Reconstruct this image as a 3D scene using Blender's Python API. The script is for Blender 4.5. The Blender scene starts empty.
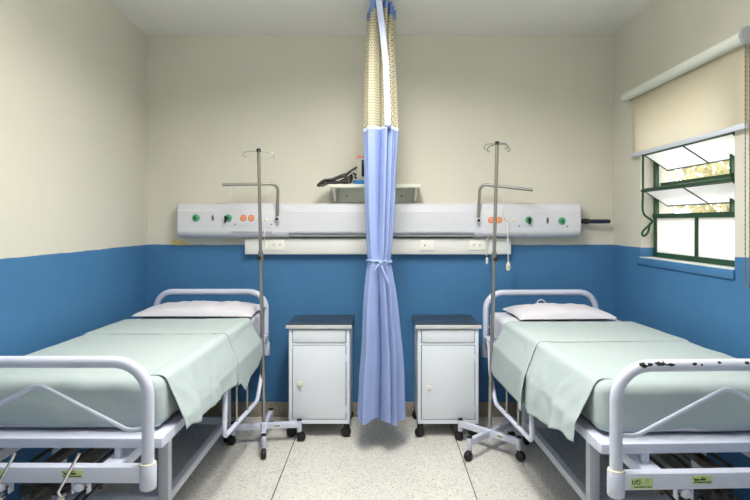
import bpy, bmesh, math, random
from mathutils import Vector, Matrix, noise
random.seed(7)
C = bpy.context.scene.collection
PI = math.pi
F = 562.0; CX = 380.0; CY = 222.0; CAMZ = 1.40

def px(x, y, d):
    return Vector(((x - CX) * d / F, d, CAMZ - (y - CY) * d / F))

# ------------------------------------------------------------------ materials
def lin(c):
    return tuple(((v / 255) / 12.92 if v / 255 <= .04045 else ((v / 255 + .055) / 1.055) ** 2.4) for v in c) + (1,)

def mat(name, rgb, rough=.5, metal=0, var=.04, scale=8, bump=0, bscale=60, spec=.5, trans=None):
    m = bpy.data.materials.new(name); m.use_nodes = True
    nt = m.node_tree; N = nt.nodes; L = nt.links
    b = N['Principled BSDF']
    b.inputs['Roughness'].default_value = rough
    b.inputs['Metallic'].default_value = metal
    b.inputs['Specular IOR Level'].default_value = spec
    c = lin(rgb)
    tc = N.new('ShaderNodeTexCoord')
    n = N.new('ShaderNodeTexNoise'); n.inputs['Scale'].default_value = scale; n.inputs['Detail'].default_value = 4
    L.new(tc.outputs['Object'], n.inputs['Vector'])
    r = N.new('ShaderNodeValToRGB')
    r.color_ramp.elements[0].color = tuple(v * (1 - var) for v in c[:3]) + (1,)
    r.color_ramp.elements[1].color = tuple(min(1, v * (1 + var)) for v in c[:3]) + (1,)
    r.color_ramp.elements[0].position = .3; r.color_ramp.elements[1].position = .7
    L.new(n.outputs['Fac'], r.inputs['Fac']); L.new(r.outputs['Color'], b.inputs['Base Color'])
    if bump:
        n2 = N.new('ShaderNodeTexNoise'); n2.inputs['Scale'].default_value = bscale; n2.inputs['Detail'].default_value = 3
        L.new(tc.outputs['Object'], n2.inputs['Vector'])
        bp = N.new('ShaderNodeBump'); bp.inputs['Strength'].default_value = bump; bp.inputs['Distance'].default_value = .01
        L.new(n2.outputs['Fac'], bp.inputs['Height']); L.new(bp.outputs['Normal'], b.inputs['Normal'])
    if trans:
        t = N.new('ShaderNodeBsdfTranslucent'); t.inputs['Color'].default_value = lin(trans[0])
        mx = N.new('ShaderNodeMixShader'); mx.inputs['Fac'].default_value = trans[1]
        L.new(b.outputs[0], mx.inputs[1]); L.new(t.outputs[0], mx.inputs[2])
        L.new(mx.outputs[0], N['Material Output'].inputs['Surface'])
    return m

def math_node(nt, op, a, b=None, c=None):
    n = nt.nodes.new('ShaderNodeMath'); n.operation = op
    for i, v in enumerate((a, b, c)):
        if v is None: continue
        if isinstance(v, (int, float)): n.inputs[i].default_value = v
        else: nt.links.new(v, n.inputs[i])
    return n.outputs[0]

WAINSCOT = 1.236
def wall_mat(name, cream, blue, zb=WAINSCOT):
    m = bpy.data.materials.new(name); m.use_nodes = True
    nt = m.node_tree; N = nt.nodes; L = nt.links
    b = N['Principled BSDF']
    tc = N.new('ShaderNodeTexCoord')
    sp = N.new('ShaderNodeSeparateXYZ'); L.new(tc.outputs['Object'], sp.inputs[0])
    n = N.new('ShaderNodeTexNoise'); n.inputs['Scale'].default_value = 3; n.inputs['Detail'].default_value = 5
    L.new(tc.outputs['Object'], n.inputs['Vector'])
    edge = N.new('ShaderNodeTexNoise'); edge.inputs['Scale'].default_value = 6
    L.new(tc.outputs['Object'], edge.inputs['Vector'])
    wob = math_node(nt, 'MULTIPLY', math_node(nt, 'SUBTRACT', edge.outputs['Fac'], .5), .012)
    fac = math_node(nt, 'GREATER_THAN', math_node(nt, 'ADD', sp.outputs['Z'], wob), zb)
    def tint(col, v):
        r = N.new('ShaderNodeValToRGB'); c = lin(col)
        r.color_ramp.elements[0].color = tuple(x * (1 - v) for x in c[:3]) + (1,)
        r.color_ramp.elements[1].color = tuple(x * (1 + v) for x in c[:3]) + (1,)
        r.color_ramp.elements[0].position = .3; r.color_ramp.elements[1].position = .7
        L.new(n.outputs['Fac'], r.inputs['Fac']); return r.outputs['Color']
    mx = N.new('ShaderNodeMix'); mx.data_type = 'RGBA'
    L.new(fac, mx.inputs['Factor']); L.new(tint(blue, .05), mx.inputs[6]); L.new(tint(cream, .02), mx.inputs[7])
    L.new(mx.outputs[2], b.inputs['Base Color'])
    b.inputs['Roughness'].default_value = .55; b.inputs['Specular IOR Level'].default_value = .3
    n2 = N.new('ShaderNodeTexNoise'); n2.inputs['Scale'].default_value = 25; n2.inputs['Detail'].default_value = 4
    L.new(tc.outputs['Object'], n2.inputs['Vector'])
    bp = N.new('ShaderNodeBump'); bp.inputs['Strength'].default_value = .12; bp.inputs['Distance'].default_value = .01
    L.new(n2.outputs['Fac'], bp.inputs['Height']); L.new(bp.outputs['Normal'], b.inputs['Normal'])
    return m

def terrazzo(name, base, joints=True):
    m = bpy.data.materials.new(name); m.use_nodes = True
    nt = m.node_tree; N = nt.nodes; L = nt.links
    b = N['Principled BSDF']
    tc = N.new('ShaderNodeTexCoord')
    sp = N.new('ShaderNodeSeparateXYZ'); L.new(tc.outputs['Object'], sp.inputs[0])
    def vor(sc, lo, hi):
        v = N.new('ShaderNodeTexVoronoi'); v.inputs['Scale'].default_value = sc
        L.new(tc.outputs['Object'], v.inputs['Vector'])
        s = N.new('ShaderNodeSeparateColor'); L.new(v.outputs['Color'], s.inputs[0])
        r = N.new('ShaderNodeValToRGB'); r.color_ramp.interpolation = 'CONSTANT'
        L.new(s.outputs[0], r.inputs['Fac']); return r, s
    r, s = vor(150, 0, 1)
    c = lin(base)
    e = r.color_ramp.elements
    e[0].position = 0; e[0].color = tuple(x * .52 for x in c[:3]) + (1,)
    e[1].position = .045; e[1].color = tuple(x * .84 for x in c[:3]) + (1,)
    for p, k in ((.18, .95), (.45, 1.03), (.7, 1.1), (.9, 1.16)):
        q = e.new(p); q.color = tuple(min(1, x * k) for x in c[:3]) + (1,)
    big = N.new('ShaderNodeTexNoise'); big.inputs['Scale'].default_value = 1.8; big.inputs['Detail'].default_value = 5
    L.new(tc.outputs['Object'], big.inputs['Vector'])
    k = math_node(nt, 'MULTIPLY_ADD', big.outputs['Fac'], .22, .89)
    mul = N.new('ShaderNodeMix'); mul.data_type = 'RGBA'; mul.blend_type = 'MULTIPLY'; mul.inputs['Factor'].default_value = 1
    cmb = N.new('ShaderNodeCombineColor')
    for i in range(3): L.new(k, cmb.inputs[i])
    L.new(r.outputs['Color'], mul.inputs[6]); L.new(cmb.outputs[0], mul.inputs[7])
    out = mul.outputs[2]
    if joints:
        sx = math_node(nt, 'MULTIPLY', math_node(nt, 'ADD', sp.outputs['X'], .5475 + 10.37), 1 / 1.037)
        fx = math_node(nt, 'FRACT', sx)
        dx = math_node(nt, 'MINIMUM', fx, math_node(nt, 'SUBTRACT', 1.0, fx))
        j = math_node(nt, 'LESS_THAN', dx, .0026)
        mx = N.new('ShaderNodeMix'); mx.data_type = 'RGBA'
        L.new(j, mx.inputs['Factor']); L.new(out, mx.inputs[6]); mx.inputs[7].default_value = (.02, .018, .015, 1)
        out = mx.outputs[2]
    L.new(out, b.inputs['Base Color'])
    b.inputs['Roughness'].default_value = .32; b.inputs['Specular IOR Level'].default_value = .35
    return m

def glass_frost():
    m = bpy.data.materials.new('frosted_glass'); m.use_nodes = True
    nt = m.node_tree; N = nt.nodes; L = nt.links
    b = N['Principled BSDF']; b.inputs['Base Color'].default_value = (.9, .9, .9, 1); b.inputs['Roughness'].default_value = .25
    nz = N.new('ShaderNodeTexNoise'); nz.inputs['Scale'].default_value = 120
    tc = N.new('ShaderNodeTexCoord'); L.new(tc.outputs['Object'], nz.inputs['Vector'])
    bp = N.new('ShaderNodeBump'); bp.inputs['Strength'].default_value = .2; L.new(nz.outputs['Fac'], bp.inputs['Height']); L.new(bp.outputs['Normal'], b.inputs['Normal'])
    t = N.new('ShaderNodeBsdfTranslucent'); t.inputs['Color'].default_value = (.98, .98, .99, 1)
    mx = N.new('ShaderNodeMixShader'); mx.inputs['Fac'].default_value = .72
    L.new(b.outputs[0], mx.inputs[1]); L.new(t.outputs[0], mx.inputs[2]); L.new(mx.outputs[0], N['Material Output'].inputs['Surface'])
    return m

def net_mat():
    m = bpy.data.materials.new('curtain_net'); m.use_nodes = True
    nt = m.node_tree; N = nt.nodes; L = nt.links
    b = N['Principled BSDF']; b.inputs['Base Color'].default_value = lin((214, 208, 182)); b.inputs['Roughness'].default_value = .8
    uv = N.new('ShaderNodeUVMap'); sp = N.new('ShaderNodeSeparateXYZ'); L.new(uv.outputs[0], sp.inputs[0])
    P = 1 / .0165
    u = math_node(nt, 'MULTIPLY', sp.outputs[0], P); v = math_node(nt, 'MULTIPLY', sp.outputs[1], P)
    row = math_node(nt, 'MULTIPLY', math_node(nt, 'MODULO', math_node(nt, 'FLOOR', v), 2), .5)
    fu = math_node(nt, 'SUBTRACT', math_node(nt, 'FRACT', math_node(nt, 'ADD', u, row)), .5)
    fv = math_node(nt, 'SUBTRACT', math_node(nt, 'FRACT', v), .5)
    d = math_node(nt, 'SQRT', math_node(nt, 'ADD', math_node(nt, 'MULTIPLY', fu, fu), math_node(nt, 'MULTIPLY', fv, fv)))
    hole = math_node(nt, 'MULTIPLY', math_node(nt, 'LESS_THAN', d, .30), .62)
    t = N.new('ShaderNodeBsdfTransparent')
    tl = N.new('ShaderNodeBsdfTranslucent'); tl.inputs['Color'].default_value = lin((224, 216, 186))
    m1 = N.new('ShaderNodeMixShader'); m1.inputs['Fac'].default_value = .3
    L.new(b.outputs[0], m1.inputs[1]); L.new(tl.outputs[0], m1.inputs[2])
    mx = N.new('ShaderNodeMixShader'); L.new(hole, mx.inputs['Fac']); L.new(m1.outputs[0], mx.inputs[1]); L.new(t.outputs[0], mx.inputs[2])
    L.new(mx.outputs[0], N['Material Output'].inputs['Surface'])
    return m

def chipped(name, rgb, chips):
    """white paint worn to black metal; chips = list of (x, y, z, rx, rz) in object space"""
    m = mat(name, rgb, .3, spec=.5, var=.02)
    nt = m.node_tree; N = nt.nodes; L = nt.links; b = N['Principled BSDF']
    src = b.inputs['Base Color'].links[0].from_socket
    tc = N.new('ShaderNodeTexCoord'); sp = N.new('ShaderNodeSeparateXYZ'); L.new(tc.outputs['Object'], sp.inputs[0])
    nz = N.new('ShaderNodeTexNoise'); nz.inputs['Scale'].default_value = 55; nz.inputs['Detail'].default_value = 2
    L.new(tc.outputs['Object'], nz.inputs['Vector'])
    tot = None
    for (x, z, rx, rz) in chips:
        dx = math_node(nt, 'DIVIDE', math_node(nt, 'SUBTRACT', sp.outputs['X'], x), rx)
        dz = math_node(nt, 'DIVIDE', math_node(nt, 'SUBTRACT', sp.outputs['Z'], z), rz)
        d = math_node(nt, 'ADD', math_node(nt, 'MULTIPLY', dx, dx), math_node(nt, 'MULTIPLY', dz, dz))
        d = math_node(nt, 'ADD', d, math_node(nt, 'MULTIPLY', math_node(nt, 'SUBTRACT', nz.outputs['Fac'], .5), 5.0))
        k = math_node(nt, 'LESS_THAN', d, .8)
        near = math_node(nt, 'LESS_THAN', math_node(nt, 'ABSOLUTE', dx), 1.3)
        k = math_node(nt, 'MULTIPLY', k, near)
        near = math_node(nt, 'LESS_THAN', math_node(nt, 'ABSOLUTE', dz), 1.2)
        k = math_node(nt, 'MULTIPLY', k, near)
        tot = k if tot is None else math_node(nt, 'MAXIMUM', tot, k)
    mx = N.new('ShaderNodeMix'); mx.data_type = 'RGBA'
    L.new(tot, mx.inputs['Factor']); L.new(src, mx.inputs[6]); mx.inputs[7].default_value = (.008, .007, .006, 1)
    L.new(mx.outputs[2], b.inputs['Base Color'])
    return m

M = dict(
    wall=wall_mat('wall_paint', (215, 212, 198), (69, 121, 166)),
    ceil=mat('ceiling_paint', (228, 228, 223), .8, var=.015, scale=2),
    floor=terrazzo('terrazzo_floor', (215, 212, 204)),
    base=terrazzo('terrazzo_skirting', (158, 150, 134), False),
    trimblue=mat('blue_trim_paint', (68, 122, 168), .45, var=.05),
    white=mat('white_enamel', (208, 213, 230), .3, var=.02, scale=5),
    greymetal=mat('pale_grey_enamel', (208, 214, 226), .35, var=.03),
    cabinet=mat('cabinet_enamel', (222, 228, 236), .38, var=.02, scale=4),
    cabtop=mat('dark_steel_top', (84, 92, 102), .34, .6, var=.15, scale=3),
    steel=mat('brushed_steel', (170, 168, 162), .32, .85, var=.08),
    polegrey=mat('dull_steel_pole', (150, 147, 140), .38, .7, var=.06),
    chrome=mat('chrome', (215, 213, 208), .14, 1, var=.03),
    black=mat('black_rubber', (18, 18, 20), .55, var=.1),
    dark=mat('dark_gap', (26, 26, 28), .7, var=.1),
    rust=mat('rust', (96, 66, 44), .8, .2, var=.25, scale=40),
    mech=mat('oily_steel', (58, 56, 54), .5, .6, var=.3, scale=30),
    panel=mat('panel_white', (216, 217, 223), .35, var=.01),
    panelgrey=mat('panel_grey', (168, 172, 178), .5, var=.02),
    trunk=mat('trunking_plastic', (230, 230, 226), .42, var=.01),
    plate=mat('socket_plate', (240, 239, 230), .35, var=.01),
    orange=mat('orange_outlet', (236, 160, 118), .45, var=.05),
    orange2=mat('orange_ring', (222, 120, 70), .45, var=.05),
    green=mat('green_outlet', (70, 158, 110), .4, var=.06),
    greendk=mat('dark_green_outlet', (24, 84, 58), .4, var=.06),
    wframe=mat('green_window_paint', (10, 66, 38), .4, var=.12),
    sheet=mat('mint_sheet', (174, 187, 187), .85, var=.015, scale=3, bump=.45, bscale=11, spec=.15),
    fold=mat('mint_sheet_fold', (175, 188, 188), .85, var=.015, scale=3, bump=.45, bscale=11, spec=.15),
    seam=mat('sheet_seam', (150, 168, 160), .9, var=.3, scale=30),
    mattress=mat('white_mattress', (216, 217, 226), .8, var=.02, bump=.15, bscale=18, spec=.2),
    pillow=mat('white_pillow', (212, 210, 217), .85, var=.015, bump=.5, bscale=9, spec=.15),
    curtain=mat('blue_curtain', (149, 167, 213), .8, var=.03, bump=.1, bscale=30, spec=.15, trans=((150, 176, 235), .08)),
    curtainhem=mat('curtain_hem', (205, 216, 244), .8, var=.02, spec=.15),
    tie=mat('curtain_tie', (160, 180, 226), .8, var=.04, spec=.15),
    header=mat('curtain_header', (120, 146, 205), .8, var=.08, spec=.15),
    net=net_mat(),
    shelf=mat('shelf_paint', (226, 226, 212), .5, var=.02),
    casing=mat('monitor_casing', (196, 194, 182), .5, var=.03),
    screen=mat('dark_screen', (24, 26, 42), .25, var=.1),
    pink=mat('orange_top', (214, 140, 110), .5, var=.05),
    bluebox=mat('blue_plastic', (40, 128, 190), .4, var=.05),
    cable=mat('grey_black_cable', (48, 45, 46), .5, var=.15, scale=30),
    grip=mat('navy_grip', (22, 30, 62), .4, var=.1),
    dkbrown=mat('black_brown_knob', (34, 26, 24), .5, var=.1),
    cream=mat('cream_plastic', (232, 226, 200), .4, var=.03),
    tube=mat('clear_tube', (220, 222, 205), .3, var=.04),
    sticker=mat('green_sticker', (196, 212, 148), .5, var=.12, scale=60),
    print=mat('dark_print', (40, 66, 30), .6, var=.2, scale=60),
    printor=mat('orange_print', (206, 130, 40), .6, var=.1),
    tape=mat('yellowed_tape', (222, 198, 130), .7, var=.2, scale=30),
    blindrail=mat('blind_rail', (224, 228, 218), .45, var=.01),
    blindbar=mat('blind_bar', (214, 220, 232), .4, var=.01),
    blind=mat('blind_fabric', (217, 211, 192), .9, var=.02, scale=3, spec=.1, trans=((236, 226, 208), .42)),
    chain=mat('brown_chain', (126, 112, 92), .5, var=.1),
    steeledge=mat('polished_edge', (214, 214, 212), .4, .25),
    alu=mat('track_aluminium', (190, 188, 180), .4, .5),
    leaf=mat('leaves', (176, 168, 140), .6, var=.45, scale=9, trans=((200, 196, 140), .3)),
    bark=mat('bark', (120, 92, 64), .8, var=.25),
    ground=mat('outdoor_ground', (196, 188, 160), .9, var=.1),
    frost=glass_frost(),
)

# ------------------------------------------------------------------ mesh helpers
def obj(name, bm, m, parent=None, smooth=True, angle=38, loc=None):
    bmesh.ops.recalc_face_normals(bm, faces=bm.faces[:])
    me = bpy.data.meshes.new(name); bm.to_mesh(me); bm.free()
    if smooth:
        for p in me.polygons: p.use_smooth = True
        me.set_sharp_from_angle(angle=math.radians(angle))
    ms = m if isinstance(m, (list, tuple)) else [m]
    for k in ms: me.materials.append(k)
    o = bpy.data.objects.new(name, me); C.objects.link(o)
    if parent: o.parent = parent
    if loc: o.location = loc
    return o

def thing(name, label, cat, loc=(0, 0, 0), rotz=0, group=None):
    o = bpy.data.objects.new(name, None); C.objects.link(o)
    o.empty_display_size = .1; o.location = loc; o.rotation_euler = (0, 0, rotz)
    o['label'] = label; o['category'] = cat
    if group: o['group'] = group
    return o

def tag(o, label, cat, group=None):
    o['label'] = label; o['category'] = cat
    if group: o['group'] = group
    return o

def struct(name, bm, m, parent=None, **k):
    o = obj(name, bm, m, parent, **k)
    if parent is None: o['kind'] = 'structure'
    return o

def nb(): return bmesh.new()

def box(bm, x0, x1, y0, y1, z0, z1, bev=0, seg=2):
    b = bmesh.new()
    bmesh.ops.create_cube(b, size=1)
    for v in b.verts:
        v.co = Vector(((x0 + x1) / 2 + v.co.x * abs(x1 - x0), (y0 + y1) / 2 + v.co.y * abs(y1 - y0), (z0 + z1) / 2 + v.co.z * abs(z1 - z0)))
    if bev:
        bmesh.ops.bevel(b, geom=b.edges[:], offset=bev, segments=seg, affect='EDGES', profile=.5, clamp_overlap=True)
    join(bm, b)
    return bm

def join(bm, b, mx=None):
    t = bpy.data.meshes.new('t'); b.to_mesh(t); b.free()
    if mx is not None: t.transform(mx)
    bm.from_mesh(t); bpy.data.meshes.remove(t)

def fillet(pts, r, n=6, closed=False):
    pts = [Vector(p) for p in pts]; out = []
    N = len(pts)
    for i, p in enumerate(pts):
        if not closed and i in (0, N - 1): out.append(p); continue
        a = pts[i - 1]; c = pts[(i + 1) % N]
        rr = r[i] if isinstance(r, (list, tuple)) else r
        u = (a - p); w = (c - p)
        lu, lw = u.length, w.length
        u.normalize(); w.normalize()
        ang = u.angle(w)
        if ang > PI - .02 or rr <= 0: out.append(p); continue
        t = min(rr / math.tan(ang / 2), lu * .49, lw * .49)
        re = t * math.tan(ang / 2)
        cen = p + (u + w).normalized() * (re / math.sin(ang / 2))
        s = p + u * t; e = p + w * t
        vs = s - cen; ve = e - cen
        tot = vs.angle(ve)
        ax = vs.cross(ve).normalized()
        for k in range(n + 1):
            out.append(cen + Matrix.Rotation(tot * k / n, 3, ax) @ vs)
    return out

def smooth_pts(pts, n=6):
    """catmull-rom"""
    P = [Vector(p) for p in pts]; out = []
    for i in range(len(P) - 1):
        p0 = P[max(i - 1, 0)]; p1 = P[i]; p2 = P[i + 1]; p3 = P[min(i + 2, len(P) - 1)]
        for k in range(n):
            t = k / n
            out.append(.5 * ((2 * p1) + (p2 - p0) * t + (2 * p0 - 5 * p1 + 4 * p2 - p3) * t * t + (3 * p1 - p0 - 3 * p2 + p3) * t ** 3))
    out.append(P[-1]); return out

def tube(bm, pts, r, seg=12, closed=False):
    pts = [Vector(p) for p in pts]
    n = len(pts); rings = []
    tang = []
    for i in range(n):
        if closed: t = pts[(i + 1) % n] - pts[i - 1]
        else: t = pts[min(i + 1, n - 1)] - pts[max(i - 1, 0)]
        tang.append(t.normalized())
    t0 = tang[0]
    up = Vector((0, 0, 1)) if abs(t0.z) < .9 else Vector((1, 0, 0))
    nrm = t0.cross(up).normalized()
    for i in range(n):
        if i:
            q = tang[i - 1].rotation_difference(tang[i]); nrm = (q @ nrm)
            nrm = (nrm - tang[i] * nrm.dot(tang[i])).normalized()
        bn = tang[i].cross(nrm)
        rr = r[i] if isinstance(r, (list, tuple)) else r
        rings.append([bm.verts.new(pts[i] + (nrm * math.cos(2 * PI * k / seg) + bn * math.sin(2 * PI * k / seg)) * rr) for k in range(seg)])
    m = n if closed else n - 1
    for i in range(m):
        A = rings[i]; B = rings[(i + 1) % n]
        for k in range(seg):
            bm.faces.new((A[k], A[(k + 1) % seg], B[(k + 1) % seg], B[k]))
    if not closed:
        bm.faces.new(rings[0][::-1]); bm.faces.new(rings[-1])
    return bm

def lathe(bm, prof, origin=(0, 0, 0), axis='z', seg=24):
    """prof: list of (r, h)"""
    o = Vector(origin); rings = []
    for r, h in prof:
        ring = []
        for k in range(seg):
            a = 2 * PI * k / seg; c, s = math.cos(a) * max(r, 1e-5), math.sin(a) * max(r, 1e-5)
            p = {'z': (c, s, h), 'x': (h, c, s), 'y': (c, h, s)}[axis]
            ring.append(bm.verts.new(o + Vector(p)))
        rings.append(ring)
    for i in range(len(rings) - 1):
        for k in range(seg):
            bm.faces.new((rings[i][k], rings[i][(k + 1) % seg], rings[i + 1][(k + 1) % seg], rings[i + 1][k]))
    bm.faces.new(rings[0][::-1]); bm.faces.new(rings[-1])
    return bm

def prism(bm, poly, a0, a1, axis='x', bev=0):
    """extrude polygon; axis x: poly=(y,z); axis y: poly=(x,z); axis z: poly=(x,y)"""
    b = bmesh.new()
    def P(p, a): return {'x': (a, p[0], p[1]), 'y': (p[0], a, p[1]), 'z': (p[0], p[1], a)}[axis]
    A = [b.verts.new(P(p, a0)) for p in poly]; B = [b.verts.new(P(p, a1)) for p in poly]
    b.faces.new(A); b.faces.new(B[::-1]); n = len(poly)
    for i in range(n): b.faces.new((A[i], A[(i + 1) % n], B[(i + 1) % n], B[i]))
    bmesh.ops.recalc_face_normals(b, faces=b.faces[:])
    if bev:
        ed = [e for e in b.edges if e.calc_face_angle(0) > .6]
        bmesh.ops.bevel(b, geom=ed, offset=bev, segments=3, affect='EDGES', profile=.5, clamp_overlap=True)
    join(bm, b); return bm

def grid(bm, f, nu, nv, uvf=None):
    V = [[bm.verts.new(f(i / nu, j / nv)) for j in range(nv + 1)] for i in range(nu + 1)]
    for i in range(nu):
        for j in range(nv):
            bm.faces.new((V[i][j], V[i + 1][j], V[i + 1][j + 1], V[i][j + 1]))
    return V

def solid(o, t, off=0):
    md = o.modifiers.new('thickness', 'SOLIDIFY'); md.thickness = t; md.offset = off

def text_mesh(s, size, ext=.0004):
    cu = bpy.data.curves.new('txt', 'FONT'); cu.body = s; cu.size = size; cu.extrude = ext
    cu.align_x = 'CENTER'; cu.align_y = 'CENTER'
    o = bpy.data.objects.new('txt', cu); C.objects.link(o)
    dg = bpy.context.evaluated_depsgraph_get()
    me = bpy.data.meshes.new_from_object(o.evaluated_get(dg))
    bpy.data.objects.remove(o); bpy.data.curves.remove(cu)
    return me

# ------------------------------------------------------------------ room shell
XW = 1.679; YB = 4.05; H = 2.748; YF = -1.2; T = .22
struct('floor', box(nb(), -XW - T, XW + T, YF - T, YB + T, -.12, 0), M['floor'], smooth=False)
struct('ceiling', box(nb(), -XW - T, XW + T, YF - T, YB + T, H, H + .12), M['ceil'], smooth=False)
struct('wall_back', box(nb(), -XW - T, XW + T, YB, YB + T, 0, H), M['wall'], smooth=False)
struct('wall_left', box(nb(), -XW - T, -XW, YF, YB, 0, H), M['wall'], smooth=False)
struct('wall_front', box(nb(), -XW - T, XW + T, YF - T, YF, 0, H), M['wall'], smooth=False)
# right wall with the window opening
WY0, WY1, WZ0, WZ1 = 2.66, 3.62, 1.172, 2.12
bm = nb()
box(bm, XW, XW + T, YF, WY0, 0, H); box(bm, XW, XW + T, WY1, YB, 0, H)
box(bm, XW, XW + T, WY0, WY1, 0, WZ0); box(bm, XW, XW + T, WY0, WY1, WZ1, H)
struct('wall_right', bm, M['wall'], smooth=False)
bm = nb(); box(bm, -XW, XW, YB - .014, YB, 0, .105, .003)
struct('baseboard_back', bm, M['base'])
struct('baseboard_left', box(nb(), -XW, -XW + .014, YF, YB - .014, 0, .105, .003), M['base'])
struct('baseboard_right', box(nb(), XW - .014, XW, YF, YB - .014, 0, .105, .003), M['base'])
bm = nb(); box(bm, XW - .012, XW, WY0 - .005, WY1 + .03, WZ0 - .045, WZ0 + .002, .004)
struct('trim_1', bm, M['trimblue'])

struct('trim_2', box(nb(), XW - .010, XW + .09, WY0 + .001, WY1 - .001, WZ0 + .0005, WZ0 + .0045), M['trunk'], smooth=False)
# ------------------------------------------------------------------ window
win = bpy.data.objects.new('window_1', None); C.objects.link(win); win['kind'] = 'structure'
win.location = (1.77, 3.14, WZ0)
def W(bm):  # world coords -> window local
    bm.transform(Matrix.Translation(-Vector(win.location))); return bm
FX = 1.77
bm = nb()
box(bm, FX - .015, FX + .02, WY0, WY0 + .028, WZ0 + .005, WZ1)
box(bm, FX - .012, FX + .012, WY1 - .032, WY1 - .008, WZ0 + .005, WZ1)
box(bm, FX - .015, FX + .02, WY0, WY1 - .006, WZ0 + .005, WZ0 + .035)
box(bm, FX - .015, FX + .02, WY0, WY1 - .006, WZ1 - .03, WZ1)
box(bm, FX - .018, FX + .02, WY0, WY1 - .006, 1.424, 1.452)
box(bm, FX - .012, FX + .012, 3.12, 3.142, WZ0 + .03, 1.43)
box(bm, FX + .035, FX + .06, WY0, WY1 - .006, 1.63, 1.65)
box(bm, FX + .030, FX + .05, 2.88, 2.895, 1.44, 1.90)
obj('window_frame', W(bm), M['wframe'], win, smooth=False)
for y0, y1 in ((WY0 + .028, 3.12), (3.142, WY1 - .034)):
    obj('pane', W(box(nb(), FX - .002, FX + .002, y0, y1, WZ0 + .035, 1.424)), M['frost'], win, smooth=False)
for zi, zo in ((1.605, 1.502), (1.835, 1.728)):
    xi, xo = 1.672, 1.835
    a = Vector((xi, 0, zi)); b = Vector((xo, 0, zo)); u = (b - a).normalized(); n = Vector((-u.z, 0, u.x))
    def bar(bm, s0, s1, y0, y1, t=.012, w=None):
        P = [a + u * s0 - n * t / 2, a + u * s1 - n * t / 2, a + u * s1 + n * t / 2, a + u * s0 + n * t / 2]
        prism(bm, [(p.x, p.z) for p in P], y0, y1, 'y')
    L_ = (b - a).length
    y0, y1 = WY0 + .02, WY1 - .04
    bm = nb()
    bar(bm, 0, .016, y0 - .01, y1 + .02, .018); bar(bm, L_ - .008, L_, y0, y1, .012)
    bar(bm, 0, L_, y0, y0 + .010); bar(bm, 0, L_, y1 - .010, y1); bar(bm, 0, L_, 3.12, 3.131)
    s = obj('sash', W(bm), M['wframe'], win, smooth=False)
    bm = nb(); bar(bm, .012, L_ - .006, y0 + .008, y1 - .008, .004)
    obj('pane', W(bm), M['frost'], s, smooth=False)
# operating lever
bm = nb()
pts = [px(643, 150, 3.585), px(643, 190, 3.585), px(643, 212, 3.58), px(650, 219, 3.57), px(652, 222, 3.57), px(644, 230, 3.58), px(642, 234, 3.58), px(644, 236, 3.58), px(648, 232, 3.575), px(650, 223, 3.57)]
tube(bm, smooth_pts(pts, 4), .007, 8)
obj('lever', W(bm), M['wframe'], win)

# roller blind
bl = thing('roller_blind', 'cream roller blind half lowered over the window on the right wall', 'blind', (1.63, 3.12, 2.2))
def Lc(bm, o): bm.transform(Matrix.Translation(-Vector(o.location))); return bm
bm = nb(); b2 = nb(); lathe(b2, [(.027, -.62), (.029, -.615), (.029, .615), (.027, .62)], axis='y', seg=20)
join(bm, b2, Matrix.Translation((1.628, 3.125, 2.228)))
obj('roller_tube', Lc(bm, bl), M['blindrail'], bl)
for y, k in ((3.752, .55), (2.487, 1)):
    nm = 'bracket'; bm = nb(); b2 = nb(); lathe(b2, [(.036 * k, -.008), (.040 * k, -.004), (.040 * k, .004), (.036 * k, .008)], axis='y', seg=20)
    join(bm, b2, Matrix.Translation((1.628, y, 2.228))); box(bm, 1.64, XW, y - .008, y + .008, 2.21, 2.246, .003)
    obj(nm, Lc(bm, bl), M['panelgrey'], bl)
def bf(i, j):
    z = 2.215 + (1.845 - 2.215) * j; y = 2.545 + (3.69 - 2.545) * i
    return Vector((1.652 + .0015 * math.sin(y * 9), y, z))
bm = nb(); grid(bm, bf, 40, 16); f = obj('fabric', Lc(bm, bl), M['blind'], bl)
obj('bottom_bar', Lc(box(nb(), 1.645, 1.66, 2.535, 3.70, 1.823, 1.848, .004), bl), M['blindbar'], bl)
# bead chain
bm = nb(); cp = []
for k in range(100): cp.append(Vector((1.628, 2.505, 2.19 - 1.07 * k / 100)))
for k in range(9): a = PI * k / 8; cp.append(Vector((1.628, 2.49 + .015 * math.cos(a), 1.12 - .015 * math.sin(a))))
for k in range(101): cp.append(Vector((1.628, 2.475, 1.12 + 1.07 * k / 100)))
tube(bm, cp, [.0028 if i % 2 else .0014 for i in range(len(cp))], 6)
obj('bead_chain', Lc(bm, bl), M['chain'], bl)

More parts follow.
